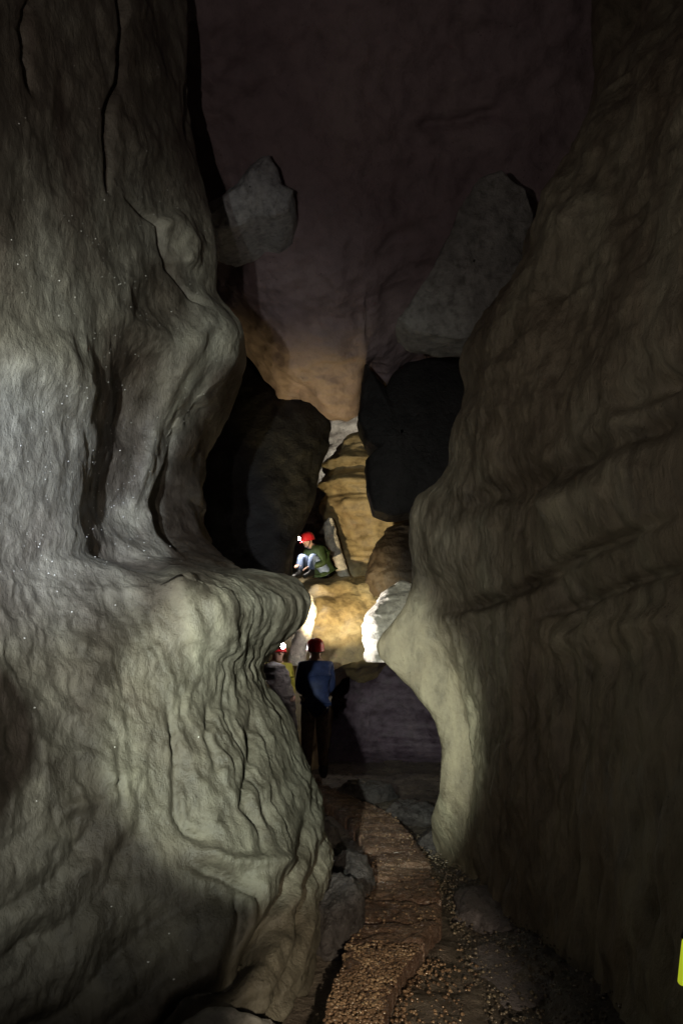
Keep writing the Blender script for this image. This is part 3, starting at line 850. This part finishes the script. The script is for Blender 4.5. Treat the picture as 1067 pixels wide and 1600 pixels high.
# water beads on the left wall
idx = rng.integers(0, PL.shape[0] * PL.shape[1], 60000)
pp, nn = PL.reshape(-1, 3)[idx], NL.reshape(-1, 3)[idx]
qx, qy = proj(pp)
dens = np.exp(-(((qx - 110) / 150) ** 2 + ((qy - 620) / 330) ** 2)) + 0.12
dens = dens * np.clip(1.6 * fbm(pp * 2.6, 3) + 0.55, 0.02, 2) * np.where(qy > 900, 0.35, 1.0)
keep = (qx > -20) & (qx < 420) & (qy > 100) & (qy < 1600) & (pp[:, 1] > 3) & (pp[:, 1] < 6) & (rng.random(len(qx)) < dens * 0.075)
pp, nn = pp[keep], nn[keep]
it = iter(range(len(pp)))


def bead():
    k = next(it)
    return tuple(pp[k] + nn[k] * 0.001)


M_bead, _, bb = new_mat('water_bead')
bb.inputs['Base Color'].default_value = (0.75, 0.75, 0.72, 1)
bb.inputs['Roughness'].default_value = 0.12
scatter_pebbles('water_beads', bead, len(pp), 0.0016, 0.0055, M_bead, 'tiny glinting water beads on the left limestone wall', 'water beads')

# ------------------------------------------------------------------ PEOPLE
def skin(joints, edges, root, levels=2):
    names = list(joints)
    ix = {n: k for k, n in enumerate(names)}
    me = bpy.data.meshes.new('tmp')
    me.from_pydata([joints[n][0] for n in names], [(ix[a], ix[b]) for a, b in edges], [])
    o = bpy.data.objects.new('tmp', me)
    COL.objects.link(o)
    o.modifiers.new('s', 'SKIN')
    sv = me.skin_vertices[0].data if me.skin_vertices else None
    if sv is None:
        bm = bmesh.new(); bm.from_mesh(me)
        bm.verts.layers.skin.verify(); bm.to_mesh(me); bm.free()
        sv = me.skin_vertices[0].data
    for n in names:
        r = joints[n][1]
        sv[ix[n]].radius = r if isinstance(r, tuple) else (r, r)
        sv[ix[n]].use_root = (n == root)
    m = o.modifiers.new('b', 'SUBSURF'); m.levels = levels; m.render_levels = levels
    dg = bpy.context.evaluated_depsgraph_get()
    out = bpy.data.meshes.new_from_object(o.evaluated_get(dg))
    bpy.data.objects.remove(o)
    out.polygons.foreach_set('use_smooth', np.ones(len(out.polygons), bool))
    return out


def bm_obj(name, bm, mat, parent, smooth=True):
    me = bpy.data.meshes.new(name)
    bm.to_mesh(me); bm.free()
    if smooth: me.polygons.foreach_set('use_smooth', np.ones(len(me.polygons), bool))
    return link(name, me, mat, parent)


def V(*a): return Vector(a)


def hand(J, E, pre, wrist, d, side, up, s=1.0):
    """palm and five bent fingers growing from the wrist joint; d = pointing, side = towards the thumb, up = back of the hand"""
    w = Vector(J[wrist][0]); d, side, up = d.normalized(), side.normalized(), up.normalized()
    palm = pre + 'palm'
    J[palm] = (tuple(w + d * 0.055 * s), (0.036 * s, 0.018 * s)); E.append((wrist, palm))
    for k, (off, ln) in enumerate([(0.03, 0.07), (0.01, 0.08), (-0.01, 0.074), (-0.03, 0.058)]):
        a = w + d * 0.095 * s + side * off * s
        b = a + d * ln * 0.5 * s - up * 0.012
        c = b + d * ln * 0.4 * s - up * 0.03
        for q, p, r in ((0, a, 0.0095), (1, b, 0.0085), (2, c, 0.007)):
            J[f'{pre}f{k}{q}'] = (tuple(p), r * s)
        E += [(palm, f'{pre}f{k}0'), (f'{pre}f{k}0', f'{pre}f{k}1'), (f'{pre}f{k}1', f'{pre}f{k}2')]
    a = w + d * 0.04 * s + side * 0.045 * s - up * 0.01
    b = a + (d * 0.7 + side * 0.5) * 0.035 * s
    c = b + d * 0.03 * s - up * 0.01
    for q, p, r in ((0, a, 0.011), (1, b, 0.0095), (2, c, 0.008)):
        J[f'{pre}t{q}'] = (tuple(p), r * s)
    E += [(palm, f'{pre}t0'), (f'{pre}t0', f'{pre}t1'), (f'{pre}t1', f'{pre}t2')]


def make_person(name, loc, rz, pose, cols, label, size=1.0, lamp=None):
    """pose: dict of joint -> local point (facing +y)"""
    J = {}
    E = []
    p = {k: Vector(v) for k, v in pose.items() if k not in ('hem_r', 'seat_r')}
    def j(n, pt, r): J[n] = (tuple(pt), r)
    j('pelvis', p['pelvis'], 0.115)
    j('belly', (p['pelvis'] + p['chest']) / 2, 0.115)
    j('chest', p['chest'], 0.13)
    j('upper', p['chest'] * 0.45 + p['neck'] * 0.55, 0.10)
    j('neck', p['neck'], 0.055)
    hd = p['head']; fw = p['look'].normalized(); up = (p['head'] - p['neck']).normalized()
    up = (up - fw * up.dot(fw)).normalized(); sd = fw.cross(up)
    j('jaw', hd - up * 0.06 + fw * 0.015, 0.068)
    j('skull', hd + up * 0.02, 0.092)
    j('crown', hd + up * 0.09, 0.065)
    j('nose', hd + fw * 0.085 - up * 0.012, 0.016)
    j('nosetip', hd + fw * 0.112 - up * 0.03, 0.012)
    j('chin', hd + fw * 0.06 - up * 0.1, 0.026)
    E += [('pelvis', 'belly'), ('belly', 'chest'), ('chest', 'upper'), ('upper', 'neck'), ('neck', 'jaw'), ('jaw', 'skull'), ('skull', 'crown'), ('skull', 'nose'), ('nose', 'nosetip'), ('jaw', 'chin')]
    for s, m in (('l', -1), ('r', 1)):
        j(s + 'ear', hd + sd * m * 0.09 + up * 0.0, 0.016); E.append(('skull', s + 'ear'))
        j(s + 'sh', p[s + 'sh'], 0.066); j(s + 'el', p[s + 'el'], 0.043); j(s + 'wr', p[s + 'wr'], 0.03)
        E += [('upper', s + 'sh'), (s + 'sh', s + 'el'), (s + 'el', s + 'wr')]
        d = p[s + 'wr'] - p[s + 'el']
        up_h = V(0, 0, 1) if abs(d.normalized().z) < 0.8 else V(0, -1, 0)
        up_h = (up_h - d.normalized() * up_h.dot(d.normalized())).normalized()
        hand(J, E, s, s + 'wr', d, d.normalized().cross(up_h) * (-m), up_h)
        j(s + 'hip', p[s + 'hip'], 0.09); j(s + 'kn', p[s + 'kn'], 0.06); j(s + 'an', p[s + 'an'], 0.042); j(s + 'toe', p[s + 'toe'], 0.036)
        mid = (p[s + 'kn'] * 0.62 + p[s + 'an'] * 0.38); j(s + 'calf', mid, 0.056)
        E += [('pelvis', s + 'hip'), (s + 'hip', s + 'kn'), (s + 'kn', s + 'calf'), (s + 'calf', s + 'an'), (s + 'an', s + 'toe')]
    body = link(name, skin(J, E, 'pelvis', 2), cols['skin'])
    body.location = loc
    body.rotation_euler = (0, 0, rz)
    body.scale = (size, size, size)
    tag(body, label, 'person')
    # clothing: same joints, fuller
    def sub(keys, radii, edges, root, nm, mat, lv=2):
        JJ = {k: (J[k][0], r) for k, r in zip(keys, radii)}
        return link(nm, skin(JJ, edges, root, lv), mat, body)
    hem = p['hem']
    J['hem'] = (tuple(hem), 0.18)
    J['collar'] = (tuple(p['neck'] - up * 0.01), 0.075)
    JJ = {'hem': (J['hem'][0], pose.get('hem_r', 0.19)), 'pelvis': (J['pelvis'][0], 0.185), 'belly': (J['belly'][0], 0.185), 'chest': (J['chest'][0], 0.185), 'upper': (J['upper'][0], 0.15), 'collar': J['collar']}
    EE = [('hem', 'pelvis'), ('pelvis', 'belly'), ('belly', 'chest'), ('chest', 'upper'), ('upper', 'collar')]
    if pose.get('hem_r'): pass
    for s in 'lr':
        a, b_, c = p[s + 'sh'], p[s + 'el'], p[s + 'wr']
        JJ[s + 'sh'] = (tuple(a), 0.10); JJ[s + 'el'] = (tuple(b_), 0.073); JJ[s + 'cuff'] = (tuple(c - (c - b_).normalized() * 0.02), 0.05)
        EE += [('upper', s + 'sh'), (s + 'sh', s + 'el'), (s + 'el', s + 'cuff')]
    link('jacket', skin(JJ, EE, 'belly', 2), cols['jacket'], body)
    JT = {'pelvis': (J['pelvis'][0], pose.get('seat_r', 0.15))}
    ET = []
    for s in 'lr':
        for n, r in (('hip', 0.115), ('kn', 0.085), ('calf', 0.075)):
            JT[s + n] = (J[s + n][0], r)
        a, b_ = Vector(J[s + 'calf'][0]), Vector(J[s + 'an'][0])
        JT[s + 'end'] = (tuple(a.lerp(b_, 0.75)), 0.068)
        ET += [('pelvis', s + 'hip'), (s + 'hip', s + 'kn'), (s + 'kn', s + 'calf'), (s + 'calf', s + 'end')]
    link('trousers', skin(JT, ET, 'pelvis', 2), cols['trousers'], body)
    for s in 'lr':
        an, toe, ca = p[s + 'an'], p[s + 'toe'], Vector(J[s + 'calf'][0])
        d = (toe - an).normalized(); sh = (ca - an).normalized()
        BJ = {'a': (tuple(an + sh * 0.13), 0.058), 'b': (tuple(an), 0.062), 'h': (tuple(an - d * 0.04 - V(0, 0, 0.03)), 0.045), 'm': (tuple(an.lerp(toe, 0.55)), 0.055), 't': (tuple(toe + d * 0.04), 0.045)}
        link('boot', skin(BJ, [('a', 'b'), ('b', 'h'), ('b', 'm'), ('m', 't')], 'b', 2), cols['boots'], body)
    # eyes
    for m in (-1, 1):
        bm = bmesh.new(); bmesh.ops.create_icosphere(bm, subdivisions=2, radius=0.012)
        bm.transform(Matrix.Translation(hd + fw * 0.082 + sd * m * 0.033 + up * 0.012))
        bm_obj('eye', bm, cols['eye'], body)
    # helmet
    mt = Matrix((sd, fw, up)).transposed().to_4x4()
    mt = Matrix.Translation(hd + up * 0.045) @ mt
    bm = bmesh.new()
    prof = [(0.128, -0.035), (0.126, -0.02), (0.124, 0.0), (0.119, 0.04), (0.105, 0.078), (0.078, 0.108), (0.042, 0.124), (0.0, 0.129)]
    nseg = 32
    rings = []
    for r, zz in prof:
        ring = []
        for k in range(nseg):
            a = 2 * math.pi * k / nseg
            rib = 1 + (0.018 * math.cos(a * 6) if 0.02 < zz < 0.11 else 0)
            ring.append(bm.verts.new((r * 0.92 * rib * math.cos(a), r * 1.12 * rib * math.sin(a), zz)))
        rings.append(ring)
    brim = [bm.verts.new((v.co.x * 1.1, v.co.y * (1.2 if v.co.y > 0 else 1.06), -0.042)) for v in rings[0]]
    inner = [bm.verts.new((v.co.x * 0.93, v.co.y * 0.93, -0.03)) for v in rings[0]]
    for A, B in [(inner, brim), (brim, rings[0])] + list(zip(rings[:-1], rings[1:])):
        for k in range(nseg):
            try: bm.faces.new((A[k], A[(k + 1) % nseg], B[(k + 1) % nseg], B[k]))
            except ValueError: pass
    bmesh.ops.remove_doubles(bm, verts=bm.verts, dist=1e-5)
    bmesh.ops.recalc_face_normals(bm, faces=bm.faces)
    bm.transform(mt)
    hel = bm_obj('helmet', bm, cols['helmet'], body)
    # headlamp on the helmet front
    bm = bmesh.new()
    bmesh.ops.create_cone(bm, segments=20, radius1=0.038, radius2=0.030, depth=0.045, cap_ends=True)
    bm.transform(mt @ Matrix.Translation((0, 0.152, 0.03)) @ Matrix.Rotation(math.radians(90), 4, 'X'))
    bmesh.ops.bevel(bm, geom=bm.edges[:], offset=0.003, segments=1, affect='EDGES')
    hl = bm_obj('headlamp', bm, cols['black'], body)
    bm = bmesh.new()
    bmesh.ops.create_uvsphere(bm, u_segments=16, v_segments=8, radius=0.035)
    bm.transform(mt @ Matrix.Translation((0, 0.172, 0.03)) @ Matrix.Scale(0.5, 4, (0, 1, 0)))
    bm_obj('lens', bm, cols['lens'], hl)
    # chin strap
    bm = bmesh.new()
    prev = None
    for k in range(17):
        a = math.pi * k / 16
        c = V(0.098 * math.cos(a), 0.02 + 0.03 * math.sin(a), -0.03 - 0.135 * math.sin(a))
        q = [bm.verts.new(c + V(0, -0.008, 0)), bm.verts.new(c + V(0, 0.008, 0))]
        if prev: bm.faces.new((prev[0], prev[1], q[1], q[0]))
        prev = q
    bmesh.ops.solidify(bm, geom=bm.faces[:], thickness=0.003)
    bm.transform(mt)
    bm_obj('chin_strap', bm, cols['black'], hel)
    if lamp:
        pos = mt @ V(0, 0.215, 0.03)
        spot('headlamp_beam', pos, mt.to_3x3() @ V(0, 1, lamp.get('tilt', 0)) if 'aim' not in lamp else None, parent=body, **lamp)
    return body


def spot(name, pos, direction=None, aim=None, energy=10, angle=90, blend=0.6, color=(1, 1, 1), radius=0.02, parent=None, tilt=0):
    d = bpy.data.lights.new(name, 'SPOT')
    d.energy = energy; d.spot_size = math.radians(angle); d.spot_blend = blend; d.color = color; d.shadow_soft_size = radius
    o = bpy.data.objects.new(name, d)
    COL.objects.link(o)
    pos = Vector(pos)
    if parent is not None:
        o.parent = parent; o.matrix_parent_inverse = Matrix.Identity(4)
        if aim is not None:
            mw = Matrix.Translation(parent.location) @ parent.rotation_euler.to_matrix().to_4x4() @ Matrix.Diagonal((*parent.scale, 1))
            direction = (mw.inverted() @ Vector(aim)) - pos
    elif aim is not None:
        direction = Vector(aim) - pos
    o.location = pos
    o.rotation_euler = direction.to_track_quat('-Z', 'Y').to_euler()
    return o


skin_m = plain('skin', (0.5, 0.32, 0.24), 0.5, 0.3, 0.1)
C = dict(skin=skin_m, eye=plain('eye_white', (0.7, 0.68, 0.64), 0.2), black=plain('black_rubber', (0.02, 0.02, 0.022), 0.5),
         helmet=plain('red_plastic', (0.75, 0.03, 0.04), 0.3, 0.5, 0.12, 8, 0.05),
         boots=plain('dark_rubber', (0.03, 0.028, 0.026), 0.45),
         lens=glow('lamp_lens', (1.0, 0.97, 0.92), 200))
navy = plain('navy_nylon', (0.02, 0.03, 0.09), 0.6, 0.25, 0.3, 14, 0.3)
green = plain('olive_nylon', (0.027, 0.045, 0.016), 0.6, 0.25, 0.35, 14, 0.3)
yellow = plain('yellow_nylon', (0.30, 0.27, 0.035), 0.55, 0.3, 0.2, 14, 0.3)
jean = plain('pale_denim', (0.15, 0.19, 0.30), 0.8, 0.1, 0.25, 25, 0.3)
brown = plain('brown_cotton', (0.22, 0.16, 0.13), 0.8, 0.1, 0.3, 20, 0.3)
dkblue = plain('dark_cotton', (0.05, 0.055, 0.09), 0.8, 0.1, 0.3, 20, 0.3)

stand = dict(pelvis=(0, 0, 0.97), chest=(0, 0.0, 1.28), neck=(0, 0.02, 1.50), head=(0, 0.05, 1.615), look=V(0.0, 1, 0.1),
             hem=(0, -0.005, 0.76), hem_r=(0.20), lsh=(-0.165, 0.01, 1.41), rsh=(0.165, 0.01, 1.41), lel=(-0.20, 0.04, 1.14), rel=(0.20, 0.04, 1.14), lwr=(-0.12, 0.25, 1.08), rwr=(0.12, 0.25, 1.08),
             lhip=(-0.09, 0, 0.93), rhip=(0.09, 0, 0.93), lkn=(-0.10, 0.03, 0.50), rkn=(0.10, 0.05, 0.50), lan=(-0.11, -0.02, 0.09), ran=(0.11, 0.02, 0.09), ltoe=(-0.13, 0.13, 0.045), rtoe=(0.13, 0.17, 0.045))
px_, py_, pz_ = W(493, 1100, 9.55)
p1 = make_person('person', (px_, 9.55, 0.075), math.radians(8), stand, dict(C, jacket=navy, trousers=brown),
                 'person in navy jacket and red helmet standing on the path, back turned',
                 size=0.92, lamp=dict(aim=W(535, 915, 11.5), energy=360, angle=60, blend=0.95, color=(1.0, 0.82, 0.48), radius=0.03))
facing = dict(stand)
px_, py_, pz_ = W(431, 1050, 10.2)
p2 = make_person('person', (px_, 10.2, 0.0), math.radians(-150), facing, dict(C, jacket=yellow, trousers=dkblue),
                 'person in yellow jacket half hidden behind the left wall with a glaring headlamp',
                 size=0.95, lamp=dict(aim=W(600, 960, 9.7), energy=300, angle=60, blend=0.7, color=(1.0, 0.97, 0.92), radius=0.03))
# crouching, seen from its left side, head to the left of the picture
sit = dict(pelvis=(0, -0.10, 0.17), chest=(0, 0.03, 0.43), neck=(0, 0.19, 0.60), head=(0, 0.27, 0.69), look=V(0, 1, -0.25),
           hem=(0, -0.11, 0.12), hem_r=0.165, seat_r=0.10, lsh=(-0.17, 0.12, 0.53), rsh=(0.17, 0.12, 0.53), lel=(-0.25, 0.10, 0.28), rel=(0.25, 0.16, 0.28), lwr=(-0.15, 0.30, 0.22), rwr=(0.15, 0.34, 0.26),
           lhip=(-0.10, -0.05, 0.17), rhip=(0.10, -0.05, 0.17), lkn=(-0.15, 0.28, 0.42), rkn=(0.13, 0.32, 0.44), lan=(-0.14, 0.30, 0.08), ran=(0.12, 0.36, 0.08), ltoe=(-0.15, 0.44, 0.04), rtoe=(0.13, 0.50, 0.04))
cx, cy, cz = W(499, 907, 11.9)
p3 = make_person('person', (cx, 11.9, cz), math.radians(130), sit, dict(C, jacket=green, trousers=jean),
                 'person in green jacket and pale trousers crouching on the ledge above the others',
                 size=0.84, lamp=dict(aim=W(474, 925, 11.75), energy=40, angle=125, blend=0.7, color=(1.0, 0.93, 0.82), radius=0.03))

# ------------------------------------------------------------------ glow stick at the right edge
gp = W(1068, 1503, 2.3)
bm = bmesh.new()
bmesh.ops.create_uvsphere(bm, u_segments=20, v_segments=14, radius=0.0115)
for v_ in bm.verts:
    v_.co.z += 0.05 if v_.co.z > 1e-5 else -0.05 if v_.co.z < -1e-5 else 0
    v_.co.x *= 1 - 1.6 * v_.co.z; v_.co.y *= 1 - 1.6 * v_.co.z
gs = bm_obj('light_stick', bm, glow('chemical_light', (0.42, 0.50, 0.02), 0.8), None)
gs.location = gp
gs.rotation_euler = (0.1, 0.12, 0)
tag(gs, 'glowing yellow green light stick hanging at the right edge by the brown wall', 'light stick')
bm = bmesh.new()
bmesh.ops.create_cone(bm, segments=16, radius1=0.0145, radius2=0.010, depth=0.022, cap_ends=True)
bm.transform(Matrix.Translation((0, 0, 0.074)))
bm_obj('cap', bm, C['black'], gs)
bm = bmesh.new()
bmesh.ops.create_cone(bm, segments=8, radius1=0.002, radius2=0.002, depth=0.5, cap_ends=True)
bm.transform(Matrix.Translation((0.0, 0, 0.33)))
bm_obj('cord', bm, C['black'], gs)

# ------------------------------------------------------------------ lamps carried by those behind the camera, and added lights
LP = (-0.68, -0.1, 1.72)
spot('photographer_headlamp', LP, aim=W(492, 1130, 5.8), energy=1400, angle=24.5, blend=0.38, color=(0.91, 1.0, 0.83), radius=0.03)
spot('added_fill_light', LP, aim=W(240, 380, 5.5), energy=150, angle=118, blend=1.0, color=(1.0, 0.86, 0.76), radius=0.03)  # added wide fill for the right wall and ceiling
spot('added_gravel_light', (0.42, 0.1, 1.15), aim=G(585, 1550), energy=620, angle=22, blend=0.8, color=(1.0, 0.84, 0.60), radius=0.02)  # unseen light added to brighten the near gravel
spot('companion_headlamp', (-1.05, -0.2, 2.02), aim=W(80, 840, 4.0), energy=680, angle=62, blend=1.0, color=(0.93, 0.98, 0.88), radius=0.04)
spot('companion_headlamp_hotspot', (-1.05, -0.2, 2.02), aim=W(5, 780, 3.75), energy=700, angle=24, blend=1.0, color=(0.60, 0.70, 1.0), radius=0.04)
spot('far_headlamp', W(560, 760, 14.6), aim=W(528, 670, 16.4), energy=130, angle=70, blend=0.6, color=(1.0, 0.95, 0.82), radius=0.03)
spot('added_lip_light', (-0.33, 9.8, 1.72), aim=W(490, 630, 10.5), energy=270, angle=44, blend=1.0, color=(1.0, 0.78, 0.30), radius=0.03)  # extra light added to warm the ceiling lip

# ------------------------------------------------------------------ world and view
w = bpy.data.worlds.new('World')
scene.world = w
w.use_nodes = True
bg = w.node_tree.nodes['Background']
bg.inputs['Color'].default_value = (0.75, 0.6, 1.0, 1)
bg.inputs['Strength'].default_value = 0.010
scene.view_settings.view_transform = 'Standard'
scene.view_settings.look = 'None'
scene.view_settings.exposure = 0
scene.view_settings.gamma = 1
scene.cycles.max_bounces = 6
scene.cycles.diffuse_bounces = 4
scene.cycles.caustics_reflective = False
scene.cycles.caustics_refractive = False
scene.cycles.sample_clamp_indirect = 4
scene.cycles.use_denoising = True
